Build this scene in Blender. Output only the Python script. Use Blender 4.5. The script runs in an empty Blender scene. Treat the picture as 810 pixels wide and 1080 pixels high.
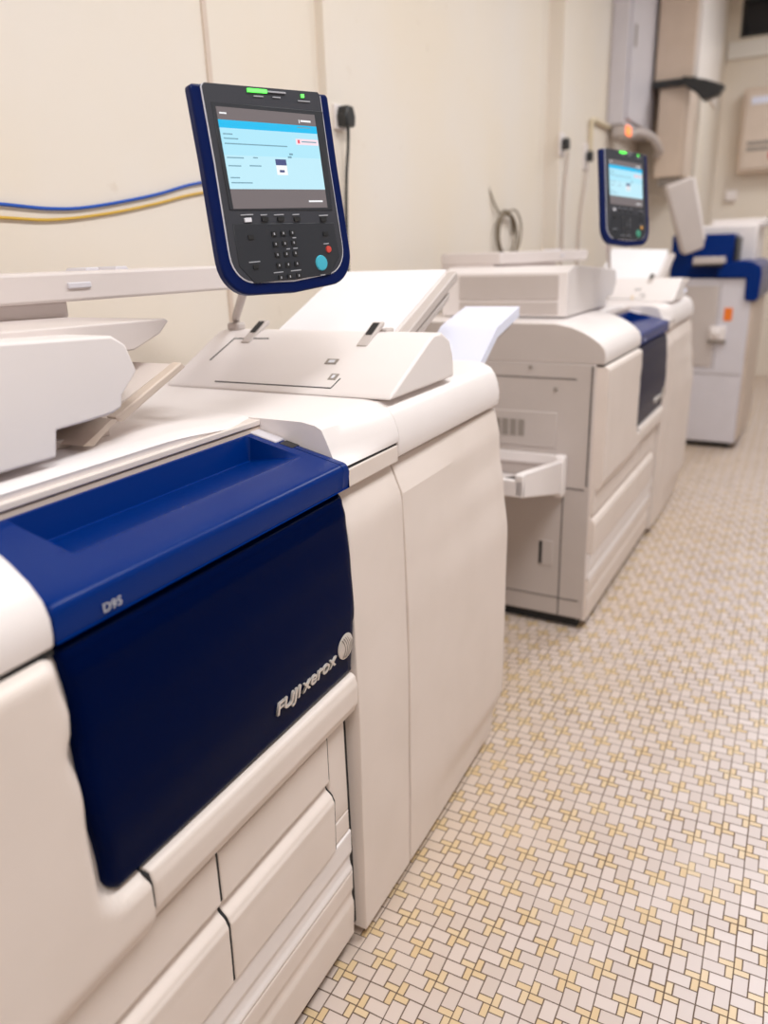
import bpy, bmesh, math, random
from mathutils import Vector, Matrix
random.seed(7)
C = bpy.context.scene.collection
R = math.radians
SC = bpy.context.scene

# ------------------------------------------------------------------ materials
def srgb(r, g, b):
    f = lambda c: (c/255/12.92) if c/255 <= .04045 else ((c/255+.055)/1.055)**2.4
    return (f(r), f(g), f(b), 1)

def mat(name, col, rough=.5, metal=0, noise=0, nscale=8, emit=None, estr=0, spec=.5, bump=0, bscale=400, trans=0):
    m = bpy.data.materials.new(name); m.use_nodes = True
    nt = m.node_tree; b = nt.nodes['Principled BSDF']
    b.inputs['Base Color'].default_value = col
    b.inputs['Roughness'].default_value = rough
    b.inputs['Metallic'].default_value = metal
    b.inputs['Specular IOR Level'].default_value = spec
    b.inputs['Transmission Weight'].default_value = trans
    if emit:
        b.inputs['Emission Color'].default_value = emit
        b.inputs['Emission Strength'].default_value = estr
    tc = nt.nodes.new('ShaderNodeTexCoord')
    if noise:
        n = nt.nodes.new('ShaderNodeTexNoise'); n.inputs['Scale'].default_value = nscale
        n.inputs['Detail'].default_value = 5
        nt.links.new(tc.outputs['Object'], n.inputs['Vector'])
        mx = nt.nodes.new('ShaderNodeMix'); mx.data_type = 'RGBA'; mx.blend_type = 'MIX'
        mx.inputs[6].default_value = col
        mx.inputs[7].default_value = (col[0]*(1-noise), col[1]*(1-noise*1.1), col[2]*(1-noise*1.3), 1)
        rp = nt.nodes.new('ShaderNodeValToRGB')
        rp.color_ramp.elements[0].position = .4; rp.color_ramp.elements[1].position = .75
        nt.links.new(n.outputs['Fac'], rp.inputs[0])
        nt.links.new(rp.outputs[0], mx.inputs[0]); nt.links.new(mx.outputs[2], b.inputs['Base Color'])
    if bump:
        n2 = nt.nodes.new('ShaderNodeTexNoise'); n2.inputs['Scale'].default_value = bscale
        nt.links.new(tc.outputs['Object'], n2.inputs['Vector'])
        bp = nt.nodes.new('ShaderNodeBump'); bp.inputs['Strength'].default_value = bump
        bp.inputs['Distance'].default_value = .001
        nt.links.new(n2.outputs['Fac'], bp.inputs['Height']); nt.links.new(bp.outputs[0], b.inputs['Normal'])
    return m

M = {}
M['cream']   = mat('cream_plastic', srgb(229, 217, 210), .42, noise=.05, nscale=5, bump=.05)
M['white']   = mat('white_plastic', srgb(238, 231, 230), .38, noise=.03, nscale=4, bump=.04)
M['tan']     = mat('tan_plastic', srgb(214, 197, 183), .45, noise=.06, nscale=5, bump=.05)
M['grey']    = mat('warm_grey_plastic', srgb(197, 187, 183), .5, noise=.05, nscale=4)
M['lgrey']   = mat('light_grey_plastic', srgb(220, 210, 207), .48, noise=.04, nscale=4)
M['dgrey']   = mat('grey_vent_plastic', srgb(150, 141, 134), .5)
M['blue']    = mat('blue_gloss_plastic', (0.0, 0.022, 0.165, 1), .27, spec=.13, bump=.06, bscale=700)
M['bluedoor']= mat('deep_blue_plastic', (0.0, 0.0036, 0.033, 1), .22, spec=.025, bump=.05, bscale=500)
M['navy']    = mat('navy_rim_plastic', (0.0, 0.008, 0.075, 1), .28, spec=.2)
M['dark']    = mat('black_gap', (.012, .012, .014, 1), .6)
M['black']   = mat('black_plastic', (.018, .019, .021, 1), .4)
M['panel']   = mat('charcoal_panel', srgb(58, 60, 68), .35)
M['panel2']  = mat('charcoal_keys', srgb(44, 47, 54), .4)
M['line']    = mat('white_line', srgb(225, 226, 235), .4)
M['label']   = mat('pale_print', srgb(170, 172, 180), .5)
M['chrome']  = mat('chrome', srgb(222, 215, 210), .38, metal=.55)
M['silver']  = mat('silver_print', srgb(186, 188, 196), .4)
M['led']     = mat('green_led', (.1, .8, .1, 1), .4, emit=(.12, 1, .10, 1), estr=1.6)
M['start']   = mat('cyan_key', srgb(70, 180, 205), .35)
M['startg']  = mat('green_key', srgb(70, 150, 125), .35)
M['stop']    = mat('red_key', srgb(205, 75, 65), .4)
M['amber']   = mat('amber_key', srgb(225, 170, 95), .4)
M['paper']   = mat('white_paper', srgb(240, 239, 243), .7)
M['bpaper']  = mat('bluish_paper', srgb(226, 229, 247), .7)
M['steel']   = mat('grey_steel', srgb(214, 210, 217), .4, noise=.04)
M['orange']  = mat('orange_sticker', srgb(240, 125, 35), .5)
M['yellow']  = mat('yellow_sticker', srgb(240, 205, 130), .5)
M['bluecable'] = mat('blue_cable', srgb(25, 85, 185), .4)
M['yelcable']  = mat('yellow_cable', srgb(215, 175, 70), .4)
M['greycable'] = mat('grey_cable', srgb(205, 192, 184), .5)
M['brown']   = mat('brown_cable', srgb(120, 105, 85), .6)
M['duct']    = mat('beige_duct_paint', srgb(222, 203, 186), .35, noise=.05)
M['conduit'] = mat('pale_conduit_plastic', srgb(222, 208, 180), .5)
M['ductw']   = mat('white_duct_paint', srgb(240, 233, 229), .35, noise=.03)
M['winglass']= mat('dark_window_glass', (.012, .014, .02, 1), .08)
def em(name, c, s):
    return mat(name, (0.02, 0.02, 0.02, 1), .2, emit=srgb(*c), estr=s)
M['s_grey'] = em('screen_grey', (128, 118, 120), .8)
M['s_cyan'] = em('screen_cyan', (0, 190, 242), 1)
M['s_body'] = em('screen_body', (176, 232, 250), 1)
M['s_body2'] = em('screen_body_low', (192, 236, 250), 1)
M['s_pink'] = em('screen_pink', (248, 225, 235), 1)
M['s_red'] = em('screen_red', (235, 90, 110), 1)
M['s_txt'] = em('screen_text', (120, 165, 185), .9)
M['s_wht'] = em('screen_white', (250, 250, 252), 1)
M['s_navy'] = em('screen_navy', (70, 80, 130), 1)
M['indic'] = em('orange_indicator', (255, 120, 50), 2.2)

def wallmat():
    m = mat('cream_wall_paint', srgb(234, 224, 208), .75)
    nt = m.node_tree; b = nt.nodes['Principled BSDF']
    tc = nt.nodes.new('ShaderNodeTexCoord')
    n = nt.nodes.new('ShaderNodeTexNoise'); n.inputs['Scale'].default_value = 1.3; n.inputs['Detail'].default_value = 6
    nt.links.new(tc.outputs['Object'], n.inputs[0])
    r = nt.nodes.new('ShaderNodeValToRGB')
    r.color_ramp.elements[0].color = srgb(231, 220, 205); r.color_ramp.elements[1].color = srgb(230, 222, 213)
    r.color_ramp.elements[0].position = .35; r.color_ramp.elements[1].position = .65
    nt.links.new(n.outputs['Fac'], r.inputs[0])
    n2 = nt.nodes.new('ShaderNodeTexNoise'); n2.inputs['Scale'].default_value = 14; n2.inputs['Detail'].default_value = 3
    nt.links.new(tc.outputs['Object'], n2.inputs[0])
    r2 = nt.nodes.new('ShaderNodeValToRGB')
    r2.color_ramp.elements[0].position = .70; r2.color_ramp.elements[1].position = .80
    nt.links.new(n2.outputs['Fac'], r2.inputs[0])
    mx = nt.nodes.new('ShaderNodeMix'); mx.data_type = 'RGBA'; mx.inputs[7].default_value = srgb(214, 200, 184)
    mul = nt.nodes.new('ShaderNodeMath'); mul.operation = 'MULTIPLY'; mul.inputs[1].default_value = .45
    nt.links.new(r2.outputs[0], mul.inputs[0]); nt.links.new(mul.outputs[0], mx.inputs[0])
    nt.links.new(r.outputs[0], mx.inputs[6]); nt.links.new(mx.outputs[2], b.inputs['Base Color'])
    return m
M['wall'] = wallmat()
M['lowbounce'] = mat('low_bounce_wall_grey', srgb(150, 145, 140), .8, noise=.05)  # grey picked to cut light bouncing off the unseen right wall
M['ceil'] = mat('white_ceiling_paint', srgb(236, 232, 226), .8)

def floormat():
    m = bpy.data.materials.new('mosaic_tile_floor'); m.use_nodes = True
    nt = m.node_tree; b = nt.nodes['Principled BSDF']; L = nt.links
    def mth(op, a, c=None, v=None):
        n = nt.nodes.new('ShaderNodeMath'); n.operation = op
        for i, q in enumerate((a, c, v)):
            if q is None: continue
            if isinstance(q, (int, float)): n.inputs[i].default_value = q
            else: L.new(q, n.inputs[i])
        return n.outputs[0]
    tc = nt.nodes.new('ShaderNodeTexCoord'); sp = nt.nodes.new('ShaderNodeSeparateXYZ')
    # tiles laid by hand: joints wander a little
    nz = nt.nodes.new('ShaderNodeTexNoise'); nz.inputs['Scale'].default_value = 6; nz.inputs['Detail'].default_value = 1
    L.new(tc.outputs['Object'], nz.inputs[0])
    vm = nt.nodes.new('ShaderNodeVectorMath'); vm.operation = 'MULTIPLY_ADD'
    vm.inputs[1].default_value = (.006, .006, 0)
    L.new(nz.outputs['Color'], vm.inputs[0]); L.new(tc.outputs['Object'], vm.inputs[2])
    L.new(vm.outputs[0], sp.inputs[0])
    S = .0632
    u = mth('DIVIDE', mth('SUBTRACT', sp.outputs[0], -.0140+.003), S)
    v = mth('DIVIDE', mth('SUBTRACT', sp.outputs[1], 1.695+.003), S)
    cu, cv = mth('FLOOR', u), mth('FLOOR', v)
    fx, fy = mth('SUBTRACT', u, cu), mth('SUBTRACT', v, cv)
    par = mth('FLOORED_MODULO', mth('ADD', cu, cv), 2)
    inv = mth('SUBTRACT', 1, par)
    ifx = mth('SUBTRACT', 1, fx)
    a = mth('ADD', mth('MULTIPLY', inv, fx), mth('MULTIPLY', par, fy))
    c = mth('ADD', mth('MULTIPLY', inv, fy), mth('MULTIPLY', par, ifx))
    left = mth('LESS_THAN', a, .5)
    # yellow if left: c>.74 ; right: c<.26  -> use c' = left? c : 1-c
    cc = mth('ADD', mth('MULTIPLY', left, c), mth('MULTIPLY', mth('SUBTRACT', 1, left), mth('SUBTRACT', 1, c)))
    yel = mth('GREATER_THAN', cc, .745)
    dist = mth('ABSOLUTE', mth('SUBTRACT', cc, .745))
    for val in (a, c):
        e = mth('MINIMUM', val, mth('SUBTRACT', 1, val)); dist = mth('MINIMUM', dist, e)
    dist = mth('MINIMUM', dist, mth('ABSOLUTE', mth('SUBTRACT', a, .5)))
    nj = nt.nodes.new('ShaderNodeTexNoise'); nj.inputs['Scale'].default_value = 5; nj.inputs['Detail'].default_value = 3
    L.new(tc.outputs['Object'], nj.inputs[0])
    wid = mth('MULTIPLY_ADD', nj.outputs['Fac'], .034, .003)
    mr = nt.nodes.new('ShaderNodeMapRange'); mr.interpolation_type = 'SMOOTHSTEP'
    L.new(dist, mr.inputs['Value']); L.new(mth('MULTIPLY', wid, .55), mr.inputs['From Min']); L.new(mth('MULTIPLY', wid, 1.5), mr.inputs['From Max'])
    # per tile tint
    wn = nt.nodes.new('ShaderNodeTexWhiteNoise'); wn.noise_dimensions = '3D'
    cb = nt.nodes.new('ShaderNodeCombineXYZ')
    L.new(cu, cb.inputs[0]); L.new(cv, cb.inputs[1]); L.new(mth('ADD', left, mth('MULTIPLY', yel, 2)), cb.inputs[2])
    L.new(cb.outputs[0], wn.inputs[0])
    def mix(f, A, Bc):
        n = nt.nodes.new('ShaderNodeMix'); n.data_type = 'RGBA'
        for i, q in ((0, f), (6, A), (7, Bc)):
            if isinstance(q, (tuple, float, int)): n.inputs[i].default_value = q
            else: L.new(q, n.inputs[i])
        return n.outputs[2]
    white = mix(wn.outputs[0], srgb(205, 193, 192), srgb(217, 206, 206))
    yell = mix(wn.outputs[0], srgb(216, 190, 152), srgb(222, 202, 172))
    tile = mix(yel, white, yell)
    # worn yellowish film, strongest along the foot of the machines
    nd = nt.nodes.new('ShaderNodeTexNoise'); nd.inputs['Scale'].default_value = 1.6; nd.inputs['Detail'].default_value = 5
    L.new(tc.outputs['Object'], nd.inputs[0])
    st = nt.nodes.new('ShaderNodeMapRange')
    L.new(sp.outputs[0], st.inputs['Value']); st.inputs['From Min'].default_value = -.75; st.inputs['From Max'].default_value = .1
    st.inputs['To Min'].default_value = .75; st.inputs['To Max'].default_value = .1
    dirt = mth('MULTIPLY', nd.outputs['Fac'], st.outputs[0])
    tile = mix(dirt, tile, srgb(200, 168, 116))
    grout = mix(nj.outputs['Fac'], srgb(62, 46, 38), srgb(112, 88, 70))
    col = mix(mr.outputs[0], grout, tile)
    L.new(col, b.inputs['Base Color'])
    ro = mth('MULTIPLY_ADD', mr.outputs[0], -.4, .75); L.new(ro, b.inputs['Roughness'])
    bp = nt.nodes.new('ShaderNodeBump'); bp.inputs['Strength'].default_value = .25; bp.inputs['Distance'].default_value = .002
    L.new(mr.outputs[0], bp.inputs['Height']); L.new(bp.outputs[0], b.inputs['Normal'])
    return m
M['floor'] = floormat()

# ------------------------------------------------------------------ mesh helpers
class MB:
    def __init__(s): s.bm = bmesh.new()
    def face(s, vs, mi=0):
        try:
            f = s.bm.faces.new(vs); f.material_index = mi; return f
        except ValueError: return None
    def box(s, x0, x1, y0, y1, z0, z1, mi=0):
        v = [s.bm.verts.new((x, y, z)) for x in (x0, x1) for y in (y0, y1) for z in (z0, z1)]
        for q in ((0,1,3,2), (4,6,7,5), (0,4,5,1), (2,3,7,6), (0,2,6,4), (1,5,7,3)): s.face([v[i] for i in q], mi)
        return s
    def prism(s, poly, axis, a0, a1, mi=0, cap=None):
        # poly: list of 2-D points in the two other axes (x: (y,z); y: (x,z); z: (x,y)); a0/a1 numbers or per-point functions
        def P(p, a):
            a = a(p) if callable(a) else a
            return {'x': (a, p[0], p[1]), 'y': (p[0], a, p[1]), 'z': (p[0], p[1], a)}[axis]
        A = [s.bm.verts.new(P(p, a0)) for p in poly]; B = [s.bm.verts.new(P(p, a1)) for p in poly]
        n = len(poly)
        for i in range(n): s.face([A[i], A[(i+1) % n], B[(i+1) % n], B[i]], mi)
        s.face(A, mi if cap is None else cap); s.face(B[::-1], mi if cap is None else cap)
        return s
    def slab(s, top, bot, nu, nv, mi=0):
        # closed solid between two parametric surfaces f(u,v), u,v in 0..1
        T = [[s.bm.verts.new(top(i/nu, j/nv)) for j in range(nv+1)] for i in range(nu+1)]
        Bt = [[s.bm.verts.new(bot(i/nu, j/nv)) for j in range(nv+1)] for i in range(nu+1)]
        for i in range(nu):
            for j in range(nv):
                s.face([T[i][j], T[i+1][j], T[i+1][j+1], T[i][j+1]], mi)
                s.face([Bt[i][j], Bt[i][j+1], Bt[i+1][j+1], Bt[i+1][j]], mi)
        for i in range(nu):
            s.face([T[i][0], Bt[i][0], Bt[i+1][0], T[i+1][0]], mi); s.face([T[i][nv], T[i+1][nv], Bt[i+1][nv], Bt[i][nv]], mi)
        for j in range(nv):
            s.face([T[0][j], T[0][j+1], Bt[0][j+1], Bt[0][j]], mi); s.face([T[nu][j], Bt[nu][j], Bt[nu][j+1], T[nu][j+1]], mi)
        return s
    def tube(s, pts, r, n=8, mi=0):
        pts = [Vector(p) for p in pts]; rings = []
        up = Vector((.31, .2, .93))
        for i, p in enumerate(pts):
            d = (pts[min(i+1, len(pts)-1)] - pts[max(i-1, 0)]).normalized()
            a = d.cross(up)
            if a.length < 1e-3: a = d.cross(Vector((1, 0, 0)))
            a.normalize(); b = d.cross(a)
            rr = r[i] if isinstance(r, (list, tuple)) else r
            rings.append([s.bm.verts.new(p + (a*math.cos(2*math.pi*k/n) + b*math.sin(2*math.pi*k/n))*rr) for k in range(n)])
        for i in range(len(rings)-1):
            for k in range(n):
                s.face([rings[i][k], rings[i][(k+1) % n], rings[i+1][(k+1) % n], rings[i+1][k]], mi)
        s.face(rings[0][::-1], mi); s.face(rings[-1], mi)
        return s
    def lathe(s, prof, center, axis, n=24, mi=0):
        # prof: (radius, along axis) list
        ax = Vector(axis).normalized(); a = ax.orthogonal().normalized(); b = ax.cross(a); c = Vector(center)
        rings = [[s.bm.verts.new(c + ax*h + (a*math.cos(2*math.pi*k/n) + b*math.sin(2*math.pi*k/n))*r) for k in range(n)] for r, h in prof]
        for i in range(len(rings)-1):
            for k in range(n): s.face([rings[i][k], rings[i][(k+1) % n], rings[i+1][(k+1) % n], rings[i+1][k]], mi)
        s.face(rings[0][::-1], mi); s.face(rings[-1], mi)
        return s
    def build(s, name, mats, parent=None, bevel=0, seg=2, ang=32, loc=None, rot=None):
        bmesh.ops.recalc_face_normals(s.bm, faces=s.bm.faces)
        me = bpy.data.meshes.new(name); s.bm.to_mesh(me); s.bm.free()
        for m in (mats if isinstance(mats, (list, tuple)) else [mats]): me.materials.append(m)
        me.polygons.foreach_set('use_smooth', [True]*len(me.polygons))
        me.set_sharp_from_angle(angle=R(ang))
        o = bpy.data.objects.new(name, me); C.objects.link(o)
        if parent: o.parent = parent
        if loc: o.location = loc
        if rot: o.rotation_euler = rot
        if bevel:
            b = o.modifiers.new('bevel', 'BEVEL'); b.width = bevel; b.segments = seg; b.limit_method = 'ANGLE'; b.angle_limit = R(40)
            b.harden_normals = False
        return o

def empty(name, loc=(0, 0, 0), rot=(0, 0, 0)):
    o = bpy.data.objects.new(name, None); C.objects.link(o); o.location = loc; o.rotation_euler = rot; o.empty_display_size = .1
    return o
def tag(o, label, cat, group=None, kind=None):
    o['label'] = label; o['category'] = cat
    if group: o['group'] = group
    if kind: o['kind'] = kind
    return o
def struct(o, label=None, cat=None):
    o['kind'] = 'structure'
    if label: o['label'] = label
    if cat: o['category'] = cat
    return o
def sstep(a, b, x):
    t = min(1, max(0, (x-a)/(b-a))); return t*t*(3-2*t)
def qround(d, r):
    # drop of a quarter-round edge at distance d from the edge
    if d >= r: return 0
    t = (r-max(d, 0))/r
    return r*(1-math.sqrt(max(0, 1-t*t)))
def lerp_prof(prof, z):
    # prof: list of (x,z) with z descending
    for (xa, za), (xb, zb) in zip(prof, prof[1:]):
        if za >= z >= zb:
            t = (za-z)/(za-zb) if za > zb else 0
            t = t*t*(3-2*t)
            return xa+(xb-xa)*t
    return prof[0][0] if z > prof[0][1] else prof[-1][0]
def text_mesh(body, size, name, m, parent, origin, shear=0, extrude=.0006, xs=1, yaxis=(0, 1, 0), zaxis=(0, 0, 1), bold=0):
    cu = bpy.data.curves.new(name, 'FONT'); cu.body = body; cu.size = size; cu.shear = shear; cu.extrude = extrude; cu.offset = bold
    t = bpy.data.objects.new(name, cu); C.objects.link(t)
    bpy.context.view_layer.update()
    me = bpy.data.meshes.new_from_object(t.evaluated_get(bpy.context.evaluated_depsgraph_get()))
    bpy.data.objects.remove(t)
    if xs < .3:      # xs given as the finished width
        x_0 = min(v.co.x for v in me.vertices); x_1 = max(v.co.x for v in me.vertices)
        for v in me.vertices: v.co.x -= x_0
        xs = xs/(x_1-x_0)
    ya, za = Vector(yaxis).normalized(), Vector(zaxis).normalized(); na = ya.cross(za)
    for v in me.vertices:
        v.co = Vector(origin) + ya*v.co.x*xs + za*v.co.y + na*v.co.z
    me.name = name; me.materials.clear(); me.materials.append(m)
    o = bpy.data.objects.new(name, me); C.objects.link(o); o.parent = parent
    return o

def hpatch(y0, y1, z0, z1, hf, ny, nz, back=-.03, r=.004, zs=None):
    """closed front plate: x = hf(y,z) minus rounded edges; y0/y1 numbers or functions of z"""
    Y0 = y0 if callable(y0) else (lambda z: y0)
    Y1 = y1 if callable(y1) else (lambda z: y1)
    def warp(t):     # crowd samples near both ends so that the rounding reads
        return t
    def edge(t, n):
        k = round(t*n)
        return k
    ys = lambda t, a, b: (a if t == 0 else b if t == 1 else a + (b-a)*t)
    def samp(n, a, b):
        inner = [a+r*.15, a+r*.4, a+r]
        outer = [b-r, b-r*.4, b-r*.15]
        m = n-7
        return [a]+inner+[a+r+(b-a-2*r)*(i+1)/(m+1) for i in range(m)]+outer+[b]
    nz_ = max(nz, 10); ny_ = max(ny, 10)
    zz = samp(nz_, z0, z1)
    def top(u, v):
        z = zz[min(round(v*(len(zz)-1)), len(zz)-1)]
        yy = samp(ny_, Y0(z), Y1(z)); y = yy[min(round(u*(len(yy)-1)), len(yy)-1)]
        d = min(y-Y0(z), Y1(z)-y, z-z0, z1-z)
        return (hf(y, z)-qround(d, r), y, z)
    def bot(u, v):
        t = top(u, v); return (back, t[1], t[2])
    m = MB(); m.slab(top, bot, len(samp(ny_, 0, 1))-1, len(zz)-1); return m

# ------------------------------------------------------------------ control panel (local: x right, z up, front -y)
def panel_outline(inset=0, n=8, topin=0):
    w0, w1, hb, ht = .1500-inset, .1535-inset, -.1735+inset, .1705-topin
    rb = .060-inset*.6
    pts = [(-w0+.005, ht), (-w0, ht-.005)]
    pts += [(-w0-.0, .05), (-w1, -.09)]
    for k in range(n+1):
        a = math.pi + (math.pi/2)*k/n
        pts.append((-w1+rb+rb*math.cos(a), hb+rb+rb*math.sin(a)+.004))
    pts.append((0, hb-.001))
    for k in range(n+1):
        a = 1.5*math.pi + (math.pi/2)*k/n
        pts.append((w1-rb+rb*math.cos(a), hb+rb+rb*math.sin(a)+.004))
    pts += [(w1, -.09), (w0, .05), (w0, ht-.005), (w0-.005, ht)]
    return pts
def make_panel(parent):
    # housing with blue rim
    p = MB().prism(panel_outline(), 'y', -.0082, .010).build('control_panel', M['navy'], parent, bevel=.005, seg=3)
    p['label'] = 'tilted blue-rimmed control panel with lit colour screen'
    MB().prism(panel_outline(.020, topin=-.0006), 'y', -.0092, .006).build('white_trim_line', M['line'], p)
    pr = MB().prism(panel_outline(.0225, topin=-.0014), 'y', -.0108, .006)
    # tiny printed dashes under lights and above keys
    for x0, x1, z in ((-.026, -.006, .157), (.015, .032, .1575), (.072, .100, .1545), (-.096, -.070, -.0345), (-.054, -.040, -.036), (-.024, -.002, -.037),
                      (.018, .034, -.038), (.082, .104, -.042), (-.096, -.072, -.1135), (-.046, -.024, -.1355), (-.006, .018, -.1355), (.083, .096, -.093), (.064, .076, -.149),
                      (.010, .018, -.078), (-.008, .0, -.0965), (.008, .018, -.0965)):
        pr.box(x0, x1, -.0123, -.006, z-.0009, z+.0009, 1)
    for xx in (-.0315, -.0105, .0105):
        for zz in (-.069, -.0865, -.105, -.1235, -.145): pr.box(xx-.0012, xx+.0012, -.0139, -.006, zz-.002, zz+.002, 1)
    pr.build('panel_face', [M['panel'], M['label']], p)
    f = MB()
    f.prism([(-.116, .1435), (.128, .1395), (.118, -.034), (-.117, -.026)], 'y', -.0120, -.006, 0)
    f.build('screen_bezel', M['panel2'], p, bevel=.0008, seg=1)
    k = MB(); k.prism([(-.116, -.048), (.117, -.056), (.120, -.120), (.09, -.150), (-.09, -.150), (-.118, -.118)], 'y', -.0118, -.006)
    k.build('keypad_plate', M['panel2'], p, bevel=.0008, seg=1)
    s = MB(); y = -.0122
    def q(x0, x1, z0, z1, mi, d=0):
        yy = y-.00012*d
        s.prism([(x0, z0), (x1, z0-.004*(x1-x0)/.2), (x1, z1-.004*(x1-x0)/.2), (x0, z1)], 'y', yy, -.006, mi)
    q(-.109, .106, -.024, .137, 0)
    q(-.109, .106, .008, .117, 2, 1); q(-.109, .106, .062, .117, 3, 2)
    q(-.109, .106, .1045, .117, 1, 3)
    q(.052, .105, .081, .091, 4, 4); q(.056, .061, .083, .089, 5, 5)
    for x0, x1, z in ((-.104, -.085, .095), (-.104, -.075, .088), (-.104, .03, .080), (-.104, -.07, .058), (-.05, -.04, .058), (-.104, -.078, .045),
                      (-.06, -.035, .045), (-.104, -.085, .026), (-.104, -.06, .018), (.065, .10, .086), (.06, .09, .110)):
        q(x0, x1, z-.0009, z+.0009, 6, 6)
    # picture of a small printer in the middle of the screen
    q(-.002, .022, .030, .046, 7, 6); q(-.002, .022, .046, .056, 8, 6); q(.004, .015, .034, .038, 8, 7); q(.028, .036, .058, .061, 6, 6); q(.032, .040, .063, .066, 6, 6)
    q(-.104, -.09, .126, .1285, 7, 1); q(.070, .094, .1195, .1225, 7, 1); q(.066, .0675, .117, .123, 7, 2); q(.062, .096, -.0175, -.0145, 7, 1)
    s.build('screen', [M['s_grey'], M['s_cyan'], M['s_body2'], M['s_body'], M['s_pink'], M['s_red'], M['s_txt'], M['s_wht'], M['s_navy']], p)
    def key(name, x, z, w, h, m, r=0):
        b = MB()
        if r: b.lathe([(r*.98, -.006), (r, .0005), (r*.9, .0030), (r*.3, .0034)], (x, -.0114, z), (0, -1, 0), 20)
        else: b.box(x-w/2, x+w/2, -.0136, -.006, z-h/2, z+h/2)
        o = b.build(name, m, p)
        return o
    key('start_button', .0705, -.127, 0, 0, M['start'], .0145)
    key('stop_button', .093, -.1035, 0, 0, M['stop'], .0065)
    for zz in (-.069, -.0865, -.105, -.1235, -.145):
        for xx in (-.0315, -.0105, .0105):
            key('number_key', xx, zz, .011, .008, M['black'])
    for xx, zz in ((-.083, -.043), (-.046, -.0435), (-.0105, -.0445), (.0273, -.046), (.0913, -.049)):
        key('service_button', xx, zz, .014, .007, M['black'] if xx > -.07 else M['line'])
    for xx, zz in ((-.083, -.072), (-.083, -.122), (.0913, -.075)):
        key('menu_button', xx, zz, .012, .007, M['black'])
    key('job_status_light', -.0175, .1655, .041, .0055, M['led'])
    key('job_status_light', .0245, .1655, .040, .0025, M['label'])
    key('power_light', .0837, .1630, .006, .0055, M['led'])
    MB().prism([(-.07, -.10), (.07, -.10), (.09, .06), (-.09, .06)], 'y', .009, .040).build('back_shell', M['grey'], p, bevel=.008)
    return p

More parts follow.
